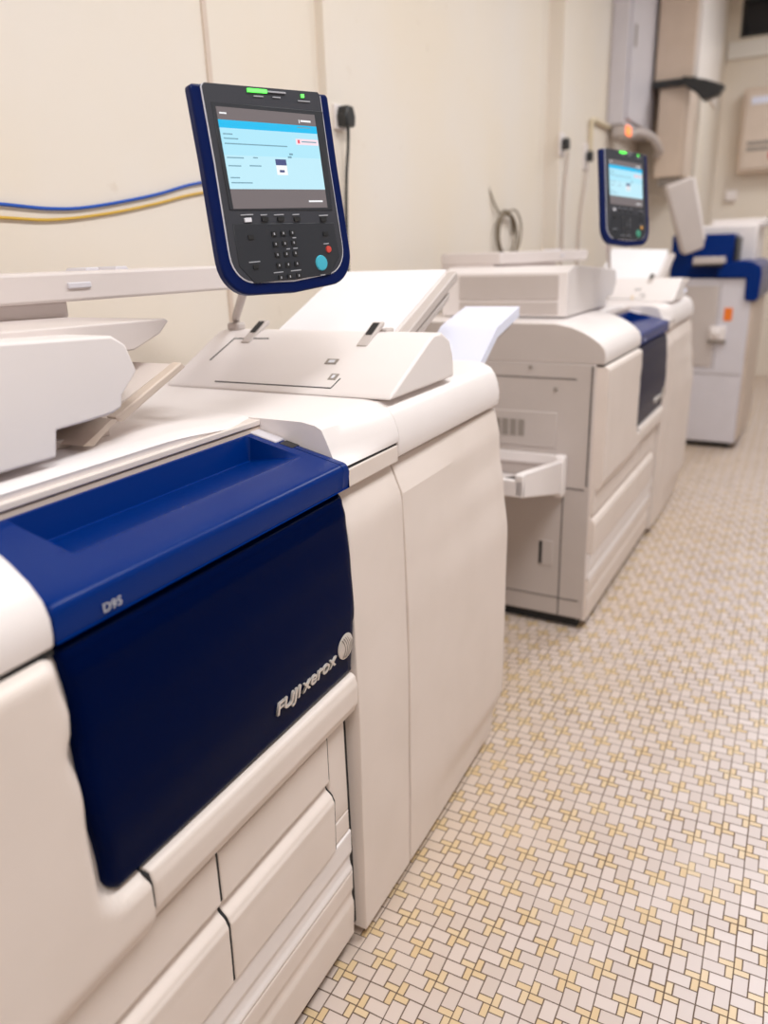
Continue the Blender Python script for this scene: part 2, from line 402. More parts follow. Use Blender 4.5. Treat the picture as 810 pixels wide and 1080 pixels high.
# ------------------------------------------------------------------ big production printer (local: front +x, y along the row, z up)
COVER = [(0, 1.088), (.003, 1.105), (.003, 1.125), (-.004, 1.146), (-.022, 1.166), (-.050, 1.186), (-.085, 1.205), (-.13, 1.222), (-.19, 1.234), (-.85, 1.236), (-.85, 1.088)]
MODC = [(-.010, 1.092), (-.006, 1.110), (-.006, 1.130), (-.010, 1.152), (-.018, 1.176), (-.032, 1.195), (-.055, 1.206), (-.09, 1.210), (-.85, 1.212), (-.85, 1.092)]
def make_printer():
    root = empty('production_printer')
    mb = MB()
    mb.prism([(-.03, .05), (-.03, 1.088), (-.06, 1.10), (-.22, 1.15), (-.85, 1.15), (-.85, .05)], 'y', -.59, .872)
    mb.build('inner_body', M['dark'], root)
    # left flank of the body, facing the near end of the row
    sd = MB(); sd.prism([(-.03, .05), (-.03, 1.088), (-.85, 1.088), (-.85, .05)], 'y', -.606, -.588)
    side = sd.build('side_panel', M['grey'], root, bevel=.004)  # white panel coloured grey to carry its shade
    sp = MB()
    sp.box(-.135, -.131, -.6075, -.60, .055, .60); sp.box(-.80, -.05, -.6075, -.60, .602, .606); sp.box(-.045, -.041, -.6085, -.60, .62, 1.08)
    sp.box(-.80, -.10, -.6075, -.60, 1.03, 1.033); sp.box(-.80, -.05, -.6075, -.60, .128, .131)
    sp.build('panel_seam', M['dark'], side)
    MB().box(-.80, -.17, -.610, -.60, .76, .90).build('access_plate', M['grey'], side, bevel=.003)
    v = MB()
    for i in range(10): v.box(-.62+i*.033, -.596+i*.033, -.6125, -.606, .80, .865)
    v.build('air_vent', M['dgrey'], side)
    h = MB(); h.box(-.225, -.165, -.609, -.60, .265, .375); h.box(-.222, -.208, -.6105, -.60, .27, .37, 1)
    h.build('grip_recess', [M['grey'], M['dark']], side, bevel=.002)
    for (x, z) in ((-.28, 1.07), (-.18, .99)): MB().lathe([(.008, 0), (.008, .004), (.004, .005)], (x, -.606, z), (0, -1, 0), 12).build('screw_cap', M['dgrey'], side)
    # top covers
    MB().prism(COVER, 'y', -.606, -.002, 0, 1).build('left_top_cover', [M['white'], M['grey']], root, bevel=.005, seg=3, ang=40)  # end face greyed for shade, top left white
    near = [(-.012, 1.126), (-.020, 1.133), (-.034, 1.143), (-.040, 1.158), (-.046, 1.173), (-.056, 1.194), (-.070, 1.201), (-.10, 1.206), (-.85, 1.212), (-.85, 1.126)]
    far = [(-.008, 1.126), (-.006, 1.133), (-.007, 1.143), (-.011, 1.158), (-.018, 1.176), (-.032, 1.195), (-.055, 1.206), (-.09, 1.210), (-.85, 1.212), (-.85, 1.126)]
    rc_ = MB()
    rc_.slab(lambda u, v: (near[round(u*9)][0]+(far[round(u*9)][0]-near[round(u*9)][0])*sstep(0, 1, v)**.7, .662+.218*v, near[round(u*9)][1]+(far[round(u*9)][1]-near[round(u*9)][1])*v),
             lambda u, v: (min(-.03, near[round(u*9)][0]-.02), .662+.218*v, 1.126), 9, 6)
    rc_.build('right_top_cover', M['white'], root, ang=35)
    MB().box(-.85, -.008, .655, .878, 1.085, 1.1195).build('right_frame', M['cream'], root, bevel=.002)
    # scanner deck behind the blue shelf
    dk = MB()
    dk.prism([(-.195, 1.145), (-.195, 1.192), (-.85, 1.192), (-.85, 1.145)], 'y', -.001, .664)
    deck = dk.build('scanner_base', M['tan'], root, bevel=.003)
    MB().prism([(-.192, 1.194), (-.192, 1.205), (-.85, 1.205), (-.85, 1.194)], 'y', -.001, .66).build('scanner_band', M['cream'], deck, bevel=.002)
    pf = [(-.200, 1.207), (-.197, 1.216), (-.203, 1.223), (-.218, 1.227), (-.5, 1.229), (-.85, 1.230)]
    pm = MB()
    dz_ = lambda y: .016*sstep(.40, .66, y)
    pm.slab(lambda u, v: (pf[round(u*5)][0]-.02*sstep(.58, .663, -.001+.663*v)*(u < .9), -.001+.663*v, pf[round(u*5)][1]-dz_(.663*v)*(1 if u > 0 else .1)), lambda u, v: (pf[round(u*5)][0], -.001+.663*v, 1.196), 5, 24)
    pm.build('platen_frame', M['white'], deck, ang=50)
    MB().box(-.80, -.29, .10, .38, 1.228, 1.2405).build('platen_cover', M['cream'], deck, bevel=.001)
    # front cover: left pillar and ledge round the blue door
    HB, HY = .717, 0.0
    rc = .035
    def sdf(y, z):       # >0 outside the door opening
        HY = .007*math.exp(-((z-1.005)/.030)**2)-.006*math.exp(-((z-.955)/.022)**2)+.004*math.exp(-((z-.895)/.03)**2)
        dy, dz = HY-y, HB-z
        a, b = dy+rc, dz+rc
        if a > 0 and b > 0: return math.hypot(a, b)-rc
        return max(dy, dz)
    def hf(y, z):
        d = sdf(y, z)
        led = lerp_prof([(.016, 1.2), (.016, .672), (.015, .65), (-.002, .612), (-.006, .58), (-.006, 0)], z)
        pil = .016-.012*sstep(.70, .45, z)*0
        k = sstep(-.16, .02, y)*(1-sstep(.60, .66, z))+sstep(.72, .64, z)*0+(1-sstep(.60, .66, z))*(1-sstep(-.16, .02, y))*.75
        x = pil*(1-k)+led*k
        x -= .004*sstep(.62, .3, z)*(1-k)
        x -= .030*(1-sstep(-.002, .022, d))
        x -= qround(1.081-z, .018)
        return x
    g = MB(); cs = .0085
    ny, nz = int((.062+.60)/cs), int((1.081-.225)/cs)
    V = {}
    Y = lambda i: -.60+(.662)*i/ny
    Z = lambda j: .225+(1.081-.225)*j/nz
    fs = []
    for i in range(ny):
        for j in range(nz):
            yc, zc = (Y(i)+Y(i+1))/2, (Z(j)+Z(j+1))/2
            if zc < .612: continue       # the first tray sits here
            if sdf(yc, zc) < -.008: continue
            vs = []
            for a, b in ((i, j), (i+1, j), (i+1, j+1), (i, j+1)):
                if (a, b) not in V: V[a, b] = g.bm.verts.new((hf(Y(a), Z(b)), Y(a), Z(b)))
                vs.append(V[a, b])
            fs.append(g.face(vs))
    ex = bmesh.ops.extrude_face_region(g.bm, geom=fs)
    for q in ex['geom']:
        if isinstance(q, bmesh.types.BMVert): q.co.x = -.034
    g.build('front_cover', M['cream'], root, ang=60)
    led = lambda y, z: lerp_prof([(.004, .717), (.012, .708), (.016, .690), (.015, .655), (.006, .632), (-.006, .618), (-.006, 0)], z)
    hpatch(.0672, .632, .617, .714, led, 60, 24, r=.005).build('front_ledge', M['cream'], root, ang=60)
    # blue door
    def bow(z): return lerp_prof([(-.012, 1.09), (-.002, 1.07), (.004, 1.04), (.010, .95), (.013, .86), (.012, .83), (.002, .715)], z)
    def dh(y, z):
        return bow(z)-.006*sstep(.845-.05*(y/.65), .835-.05*(y/.65)-.02, z)*0
    cr = .030
    def dy0(z):
        t = max(0, (.715+cr-z)/cr); return .003+cr*(1-math.sqrt(max(0, 1-t*t)))+.004*math.sin((z-.7)*26)
    def dy1(z): return .644-.006*sstep(.84, .825, z)
    d = hpatch(dy0, dy1, .715, 1.083, dh, 50, 60, back=-.028, r=.012)
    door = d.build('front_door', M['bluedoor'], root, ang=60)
    door['label'] = 'deep blue front door with chrome lettering'
    text_mesh('FUJI', .0335, 'logo_lettering', M['chrome'], door, (.0098, .374, .7725), shear=.12, extrude=.0020, xs=.070, bold=.0003, zaxis=(.12, 0, 1))
    text_mesh('xerox', .0385, 'logo_lettering', M['chrome'], door, (.0098, .450, .7725), shear=.12, extrude=.0020, xs=.114, bold=.0004, zaxis=(.12, 0, 1))
    e = MB(); e.lathe([(.0265, 0), (.0265, .002), (.024, .004), (.017, .0065), (.008, .008), (.001, .0083)], (.009, .600, .792), (1, 0, 0), 32)
    em_ = e.build('round_emblem', M['chrome'], door, ang=50)
    st = MB()
    for i in range(6):
        yy = .590+i*.006
        pts = []
        for k in range(9):
            a = -1+k/4
            hz = math.sqrt(max(.0, 1-((yy-.600)/.027)**2))*.0205
            z = .792+a*hz; rr = math.hypot(yy-.6, z-.792)/.0265
            pts.append((.009+.0083*math.sqrt(max(0, 1-rr*rr))+.0002, yy-.006*(a*a), z))
        st.tube(pts, .0009, 5)
    st.build('emblem_stripe', M['dgrey'], em_)
    # blue shelf with its long recess
    def prof(d_): return 1.137+.235*d_
    def shelf_top(u, v):
        ua = [0, .003, .006, .06, .085, .0985, .1005, .106, .115]+[.13+i*.0165 for i in range(29)]+[.598, .606, .6115, .6135, .618, .6375, .6380, .6395, .640, .654, .657, .660]
        va = [0, .0012, .003, .006, .010, .03, .055, .066, .072, .078, .09, .105, .120, .135, .150, .165, .175, .1815, .1835, .185, .189, .193, .1945, .205, .213]
        y = ua[round(u*(len(ua)-1))]; dd = va[round(v*(len(va)-1))]
        z = prof(dd)
        ry = min(1, max(0, (y-.0985)/.007))*min(1, max(0, (.6135-y)/.0075))
        rd = min(1, max(0, (dd-.072)/.110))*min(1, max(0, (.193-dd)/.008))
        z -= .042*ry*rd
        if .6375 < y < .6398: z -= .003
        z -= qround(dd, .010)
        z -= qround(min(y, .66-y), .006)
        return (-dd+.002, y, z)
    def shelf_bot(u, v):
        t = shelf_top(u, v); return (t[0]-(.004 if v == 0 else 0), t[1], 1.0905+max(0, -t[0])*.22)
    sh = MB(); sh.slab(shelf_top, shelf_bot, 49, 24)
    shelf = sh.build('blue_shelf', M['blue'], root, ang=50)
    tb = MB(); tb.slab(lambda u, v: (-.138-.066*v, .630+.030*u, prof(.138+.066*v)+.0035), lambda u, v: (-.138-.066*v, .630+.030*u, prof(.138+.066*v)-.004), 2, 2)
    tb.build('release_button', M['steel'], shelf, bevel=.002)
    nb = MB(); nb.slab(lambda u, v: (-.104-.028*v, .634+.024*u, prof(.104+.028*v)+.0012), lambda u, v: (-.104-.028*v, .634+.024*u, prof(.104+.028*v)-.004), 2, 2)
    nb.build('latch_slot', M['black'], shelf)
    text_mesh('D95', .0165, 'model_lettering', M['silver'], shelf, (.0022, .070, 1.0995), extrude=.0004, xs=.029)
    # paper trays
    def tr(lo): return lambda y, z: lerp_prof([(-.009, .62), (-.010, .512), (-.021, .500), (-.020, .493), (-.004, .474), (.000, .464), (-.001, .44), (-.004, .33)], z)
    t1 = hpatch(-.600, .2140, .342, .609, tr(0), 40, 90, r=.003, back=-.045).build('paper_tray', M['cream'], root, ang=50)
    t2 = hpatch(.2200, .5465, .342, .609, tr(0), 20, 90, r=.003, back=-.045).build('paper_tray', M['cream'], root, ang=50)
    def gap_shade(y0, y1, z0, z1, f, name='tray_gap_shade'):  # black strip set into a gap in place of its shade
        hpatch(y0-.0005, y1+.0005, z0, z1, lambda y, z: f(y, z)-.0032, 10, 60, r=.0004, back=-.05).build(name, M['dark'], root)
    gap_shade(.2140, .2200, .342, .609, tr(0)); gap_shade(.5465, .5510, .342, .609, tr(0)); gap_shade(.0622, .0672, .617, .709, led, 'ledge_gap_shade')
    MB().box(-.05, -.0125, .668, .878, 1.119, 1.1262).build('cover_gap_shade', M['dark'], root)  # black strip standing in for shade under the right cover
    MB().box(-.05, -.003, -.60, -.004, 1.079, 1.0888).build('cover_gap_shade', M['dark'], root)  # likewise painted shade, under the left cover
    text_mesh('2', .018, 'tray_number', M['dgrey'], t2, (-.0125, .440, .508), extrude=.0003)
    fl = lambda y, z: -.012
    hpatch(.5510, .614, .395, .609, fl, 12, 12, r=.003, back=-.045).build('side_filler', M['cream'], root)
    hpatch(.5510, .614, .342, .392, fl, 12, 12, r=.003, back=-.045).build('side_filler', M['cream'], root)
    s3 = lambda y, z: lerp_prof([(-.010, .34), (-.011, .285), (-.017, .265), (-.016, .250), (-.012, .235), (-.012, .2)], z)
    hpatch(-.60, .617, .229, .338, s3, 40, 26, r=.003, back=-.045).build('tray_drawer', M['white'], root, ang=50)
    s4 = lambda y, z: lerp_prof([(-.013, .23), (-.014, .18), (-.018, .165), (-.018, .155), (-.014, .14), (-.018, .04)], z)
    hpatch(-.60, .620, .045, .225, s4, 40, 30, r=.004, back=-.045).build('tray_drawer', M['cream'], root, ang=50)
    nd = lambda y, z: lerp_prof([(-.028, 1.081), (-.001, 1.012), (.001, .99), (.004, .80), (.006, .6), (.001, .3), (-.003, .03)], z)
    def nlin(y, z):
        if z > 1.014: return -.001-.027*(z-1.014)/.067
        return nd(y, z)
    hpatch(.648, .8755, .034, 1.081, nlin, 16, 60, r=.003, back=-.05).build('narrow_door', M['cream'], root, ang=16)
    # document feeder
    AX = (-.205, -.74)
    f = MB(); f.prism([(-.42, 1.2405), (.204, 1.2405), (.212, 1.278), (.266, 1.279), (.317, 1.282), (.336, 1.288), (.340, 1.306), (.376, 1.338), (.360, 1.380), (.335, 1.396), (-.34, 1.432), (-.42, 1.41)], 'x', *AX)
    fd = f.build('document_feeder', M['white'], root, bevel=.004, seg=3, ang=28)
    MB().box(-.66, -.24, -.424, -.41, 1.305, 1.40).build('feeder_side_panel', M['grey'], fd, bevel=.004)
    MB().box(-.66, -.24, -.424, -.41, 1.250, 1.298).build('feeder_side_panel', M['grey'], fd, bevel=.004)
    MB().prism([(.318, 1.393), (.352, 1.376), (.372, 1.340), (.350, 1.345), (.325, 1.372)], 'x', -.2065, -.30).build('feeder_end_cap', M['grey'], fd, bevel=.002)
    MB().prism([(.336, 1.30), (.372, 1.334), (.40, 1.33), (.36, 1.285)], 'x', -.26, -.70).build('exit_slot', M['dgrey'], fd)
    # exit tray, raised input tray and its guides
    ex_ = MB(); ex_.prism([(.20, 1.412), (.20, 1.36), (.47, 1.356), (.535, 1.377), (.560, 1.397), (.552, 1.402)], 'x', -.30, -.76)
    ex_.build('exit_tray', M['lgrey'], fd, bevel=.003)
    MB().prism([(-.30, 1.425), (.545, 1.395), (.565, 1.402), (.565, 1.432), (-.30, 1.44)], 'x', -.56, -.80).build('tray_support', M['lgrey'], fd, bevel=.004)
    it = MB().prism([(-.30, 1.440), (.46, 1.432), (1.03, 1.428), (1.05, 1.44), (1.05, 1.474), (1.03, 1.484), (-.30, 1.488)], 'x', -.53, -.80).build('input_tray', M['lgrey'], fd, bevel=.006, seg=3)
    for yy in (.655, .735):
        MB().prism([(yy, 1.482), (yy+.042, 1.482), (yy+.036, 1.4915), (yy+.006, 1.4915)], 'x', -.60, -.66).build('paper_guide', M['steel'], it, bevel=.002)
    MB().box(-.534, -.525, .545, .60, 1.455, 1.466).build('tray_catch', M['steel'], it, bevel=.002)
    w = MB(); w.prism([(.350, 1.266), (.366, 1.256), (.525, 1.322), (.515, 1.332)], 'x', -.24, -.262)
    w.build('exit_guide', M['tan'], fd, bevel=.003)
    MB().prism([(.345, 1.266), (.366, 1.250), (.525, 1.318), (.515, 1.328)], 'x', -.264, -.62).build('exit_chute', M['cream'], fd)
    MB().prism([(.30, 1.232), (.355, 1.262), (.345, 1.266), (.28, 1.236)], 'x', -.24, -.62).build('exit_chute', M['tan'], fd)
    # side catch tray on the left flank
    c = MB(); c.prism([(-.608, .575), (-.608, .735), (-.64, .742), (-.66, .725), (-1.09, .79), (-1.105, .785), (-1.105, .712), (-1.09, .705), (-.68, .60), (-.64, .572)], 'x', -.125, -.155)
    ct = c.build('side_tray', M['white'], root, bevel=.005, seg=3)
    MB().box(-.16, -.12, -.66, -.606, .578, .742).build('tray_hinge', M['white'], ct, bevel=.012, seg=3)
    MB().prism([(-.608, .64), (-1.08, .735), (-1.08, .722), (-.608, .622)], 'x', -.155, -.75).build('tray_plate', M['white'], ct, bevel=.003)
    MB().box(-.75, -.125, -1.105, -1.085, .708, .768).build('tray_lip', M['white'], ct, bevel=.005)
    MB().prism([(-.608, .735), (-.63, .74), (-.63, .70), (-.608, .69)], 'x', -.155, -.78).build('tray_rail', M['white'], ct, bevel=.004)
    for x0 in (-.30, -.46, -.62): MB().prism([(-.72, .6640), (-.90, .7005), (-.90, .697), (-.72, .660)], 'x', x0, x0+.07).build('tray_opening', M['dark'], ct)
    for px, py in ((-.10, -.52), (-.10, .80), (-.76, -.52), (-.76, .80)):
        MB().lathe([(.022, -.016), (.026, -.012), (.026, .012), (.022, .016)], (px, py, .0262), (0, 1, 0), 16).build('caster', M['black'], root)
    MB().box(-.80, -.055, -.585, .855, .007, .052).build('base_plate', M['dark'], root)  # base filled out in black to stand for shade beneath the body
    # arm that carries the panel
    return root

def add_panel(root, loc, rot, foot):
    """swivel arm part; loc/rot/foot in the printer's own frame"""
    p = make_panel(root); p.location = loc; p.rotation_euler = rot
    Mx = Matrix.Translation(Vector(loc)) @ Vector(rot).to_track_quat('X', 'Z').to_matrix().to_4x4() if False else None
    return p

# ------------------------------------------------------------------ feeder cabinet at the far end (own thing, origin at its near front foot)
def make_feeder():
    root = empty('paper_feeder_cabinet')
    L = .617
    MB().prism([(-.03, .04), (-.03, 1.085), (-.85, 1.085), (-.85, .04)], 'y', .004, L).build('cabinet_body', M['grey'], root, bevel=.003)
    MB().box(-.80, -.06, .03, L-.03, .02, .045).build('base_plate', M['dark'], root)
    for px, py in ((-.10, .06), (-.10, .55), (-.74, .06), (-.74, .55)):
        MB().lathe([(.020, -.014), (.024, -.010), (.024, .010), (.020, .014)], (px, py, .0242), (0, 1, 0), 16).build('caster', M['black'], root)
    def dpr(y, z):
        far = sstep(.0, L, y)
        b = lerp_prof([(-.001, 1.014), (.004, .86), (.007, .72), (.007, .55), (.003, .3), (-.003, .03)], z)*(1-far)
        bf = lerp_prof([(-.004, 1.014), (-.002, .96), (.012, .86), (.026, .72), (.024, .55), (.022, .3), (.020, .2), (-.004, .10), (-.010, .03)], z)*far
        x = b+bf
        if z > 1.0: x = min(x, -.001-.003*far-(.027-.012*far)*(z-1.014)/.067) if z > 1.014 else x
        return x
    hpatch(.0, lambda z: L-.022*sstep(.16, .10, z)+.0, .034, 1.081, dpr, 30, 70, r=.003, back=-.05).build('cabinet_door', M['cream'], root, ang=16)
    tc_ = MB().prism(MODC, 'y', .0, L).build('top_cover', M['white'], root, bevel=.004, ang=40)
    st = MB(); st.slab(lambda u, v: (-.0385-.03*v-.002, .48+.10*u, 1.1985+.0085*v), lambda u, v: (-.0385-.03*v, .48+.10*u, 1.192+.0085*v), 1, 1)
    st.build('sticker', M['line'], tc_)
    # hump: slanted hood facing the near end
    hp = MB()
    hp.prism([(.003, 1.2105), (.012, 1.222), (.20, 1.312), (.225, 1.322), (.27, 1.322), (.315, 1.300), (.335, 1.262), (.340, 1.2105)], 'x', -.025, -.64)
    hood = hp.build('feeder_hood', M['white'], root, bevel=.010, seg=4, ang=30)
    gl = MB()
    def on(t, x, dz=.0012): return (x, .012+t*.188, 1.222+t*.090+dz)
    def strip(t0, x0, t1, x1, w, mi=0, h=.0012):
        a, b = Vector(on(t0, x0, h)), Vector(on(t1, x1, h)); d = (b-a).normalized(); n = Vector((0, -.43, .90)); s = d.cross(n)*w/2
        v = [gl.bm.verts.new(q) for q in (a+s, a-s, b-s, b+s)]
        w_ = [gl.bm.verts.new(q-n*.004) for q in (a+s, a-s, b-s, b+s)]
        gl.face(v, mi); gl.face(w_[::-1], mi)
        for i in range(4): gl.face([v[i], v[(i+1) % 4], w_[(i+1) % 4], w_[i]], mi)
    strip(.04, -.18, .04, -.50, .003); strip(.45, -.575, .93, -.565, .003); strip(.93, -.565, .95, -.46, .003); strip(.04, -.18, .22, -.175, .002)
    gl.build('hood_seam', M['dark'], hood)
    ic = MB()
    gl = ic
    strip(.52, -.215, .52, -.245, .020, 0, .0016); strip(.52, -.222, .52, -.238, .010, 1, .002); strip(.24, -.185, .24, -.205, .022, 0, .0016); strip(.24, -.192, .24, -.199, .012, 1, .002)
    ic.build('pictogram', [M['dgrey'], M['line'], M['grey']], hood)
    for tx in (-.185, -.520):
        tb_ = MB().prism([(.168, 1.300), (.176, 1.296), (.262, 1.336), (.266, 1.345), (.252, 1.345)], 'x', tx-.014, tx+.014).build('guide_tab', M['grey'], root, bevel=.003)
        MB().prism([(.205, 1.3225), (.207, 1.3200), (.248, 1.342), (.246, 1.3445)], 'x', tx-.008, tx+.008).build('tab_pictogram', M['dark'], tb_)
    # inclined paper tray behind the hood
    def ztop(y): return 1.300+.41*(y-.26)
    tr_ = MB()
    tr_.prism([(.25, 1.250), (.25, ztop(.25)-.004), (.615, ztop(.615)-.004), (.630, ztop(.63)-.012), (.632, ztop(.63)-.055), (.60, ztop(.6)-.075), (.345, 1.235)], 'x', -.165, -.515)
    ty = tr_.build('bypass_tray', M['lgrey'], root, bevel=.005, seg=2)
    MB().prism([(.27, ztop(.27)-.012), (.635, ztop(.635)-.006), (.645, ztop(.64)-.030), (.64, ztop(.64)-.034), (.27, ztop(.27)-.036)], 'x', -.140, -.168).build('side_guide', M['grey'], ty, bevel=.004)
    MB().prism([(.27, ztop(.27)-.045), (.61, ztop(.61)-.050), (.60, ztop(.6)-.066), (.30, ztop(.3)-.066)], 'x', -.148, -.168).build('side_guide', M['grey'], ty, bevel=.004)
    MB().box(-.19, -.165, .262, .30, ztop(.262)-.004, ztop(.30)+.012).build('paper_stop', M['grey'], ty, bevel=.003)
    MB().prism([(.40, 1.2105), (.47, 1.2105), (.47, 1.33), (.40, 1.30)], 'x', -.20, -.50).build('tray_bracket', M['grey'], ty)
    # low output tray on the far flank
    ot = MB().prism([(.618, 1.140), (.618, 1.118), (.64, 1.124), (.805, 1.226), (1.02, 1.272), (1.015, 1.292), (.80, 1.250)], 'x', -.105, -.235)
    ot.build('output_tray', M['grey'], root, bevel=.003)
    return root

def copy_tree(o, parent=None):
    c = o.copy(); C.objects.link(c); c.parent = parent
    for ch in list(o.children): copy_tree(ch, c)
    return c

X0, Y0 = -.700, .503
def arm(root, loc, rot, foot):
    """support arm in the root's frame, ends at the panel's back"""
    from mathutils import Euler
    mw = Matrix.Translation(Vector(loc)) @ Euler(rot).to_matrix().to_4x4()
    b = mw @ Vector((0, .036, -.04)); k = mw @ Vector((0, .075, -.06))
    f = Vector(foot)
    a = MB().tube([b, k, (k+f)/2, f+Vector((0, 0, .03)), f], [.014, .013, .010, .010, .012], 12).build('panel_arm', M['grey'], root)
    MB().box(f.x-.018, f.x+.018, f.y-.018, f.y+.018, f.z-.002, f.z+.018).build('arm_foot', M['grey'], a, bevel=.006)
    MB().lathe([(.016, -.015), (.018, -.012), (.018, .012), (.016, .015)], k, (0, 0, 1), 16).build('arm_joint', M['dgrey'], a)

rot1 = (R(-5.46), R(-2.6), R(72.7))
pr1 = make_printer(); pr1.location = (X0, Y0, 0)
pr2 = copy_tree(pr1)
YAW = R(-1.5)
pr2.location = (-.588, 3.455, 0); pr2.rotation_euler = (0, 0, YAW)
p1 = make_panel(pr1)
p2 = copy_tree(p1, pr2)
l1 = (-.867-X0, 1.237-Y0, 1.608)
# rotation order: the fitted pose is Rz @ Rx @ Ry -> 'YXZ'
p1.rotation_mode = 'YXZ'; p1.location = l1; p1.rotation_euler = rot1
p2.rotation_mode = 'YXZ'
inv = Matrix.Rotation(-YAW, 3, 'Z')
l2 = inv @ (Vector((-.653, 3.245, 1.667)) - Vector(pr2.location))
p2.location = l2; p2.rotation_euler = (R(-8.17), R(2.25), R(67.26)-YAW)
for ch in p2.children:
    if ch.name.startswith('start_button'):
        ch.data = ch.data.copy(); ch.data.materials[0] = M['startg']
    if ch.name.startswith('stop_button'):
        ch.data = ch.data.copy(); ch.data.materials[0] = M['amber']
arm(pr1, l1, (0, 0, rot1[2]), (-.60, 1.125, 1.323))
arm(pr2, tuple(l2), (0, 0, R(67.26)), (-.42, 1.13, 1.323))
tag(pr1, 'nearest large white printer with a deep blue door marked D95', 'printer', 'production printers in a row')
tag(pr2, 'second large white printer, its shaded flank with a side tray facing the camera', 'printer', 'production printers in a row')
pt = MB().box(-.190, -.186, .655, .675, 1.238, 1.256).build('sticky_note', M['yellow'], pr2)
pt['label'] = 'small yellow sticky note'

fc1 = make_feeder(); fc1.location = (X0, Y0+.882, 0)
fc2 = copy_tree(fc1)
off = Matrix.Rotation(YAW, 3, 'Z') @ Vector((0, .882, 0))
fc2.location = Vector(pr2.location)+off; fc2.rotation_euler = (0, 0, YAW)
tag(fc1, 'white feeder cabinet at the far end of the nearest printer, clean sheet on top', 'cabinet', 'feeder cabinets at the printer ends')
tag(fc2, 'white feeder cabinet at the far end of the second printer, ruffled papers on top', 'cabinet', 'feeder cabinets at the printer ends')

# paper
def local(fc, p): return fc.matrix_world @ Vector(p)
bpy.context.view_layer.update()
def ztop(y): return 1.300+.41*(y-.26)
def sheets(name, fc, x0, x1, y0, y1, zf, th, m, curl=0, n=14, jit=0):
    b = MB()
    def top(u, v): 
        y = y0+(y1-y0)*v
        return (x0+(x1-x0)*u, y, zf(y)+th+curl*(max(0, v-.6)/.4)**2*(.4+.6*u))
    def bot(u, v):
        t = top(u, v); return (t[0], t[1], t[2]-th)
    b.slab(top, bot, 6, n)
    o = b.build(name, m)
    o.matrix_world = fc.matrix_world.copy()
    return o
s1 = sheets('paper_sheet', fc1, -.170, -.510, .262, .632, lambda y: ztop(y)-.0030, .003, M['paper'])
tag(s1, 'clean white paper lying on the sloping tray right of the nearest control panel', 'paper')
# note: local coordinates of the sheet equal those of the cabinet it lies on
s2 = sheets('paper_stack', fc1, -.080, -.262, .632, 1.00, lambda y: 1.153+.60*(min(y, .80)-.632)+.22*max(0, y-.80), .030, M['bpaper'], n=24)
tag(s2, 'bluish white paper stack sloping up in the gap before the second printer', 'paper')
s3 = sheets('paper_stack', fc2, -.175, -.50, .262, .60, lambda y: ztop(y)-.0030, .018, M['paper'], curl=.03)
tag(s3, 'ruffled white paper stack with curled end on the second feeder cabinet tray', 'paper')
s4 = sheets('paper_sheet', fc2, -.05, -.26, .36, .60, lambda y: 1.2140+.08*max(0, (y-.36)), .004, M['bpaper'], curl=.02)
tag(s4, 'loose bluish sheet lying beside the ruffled stack on the second feeder cabinet', 'paper')

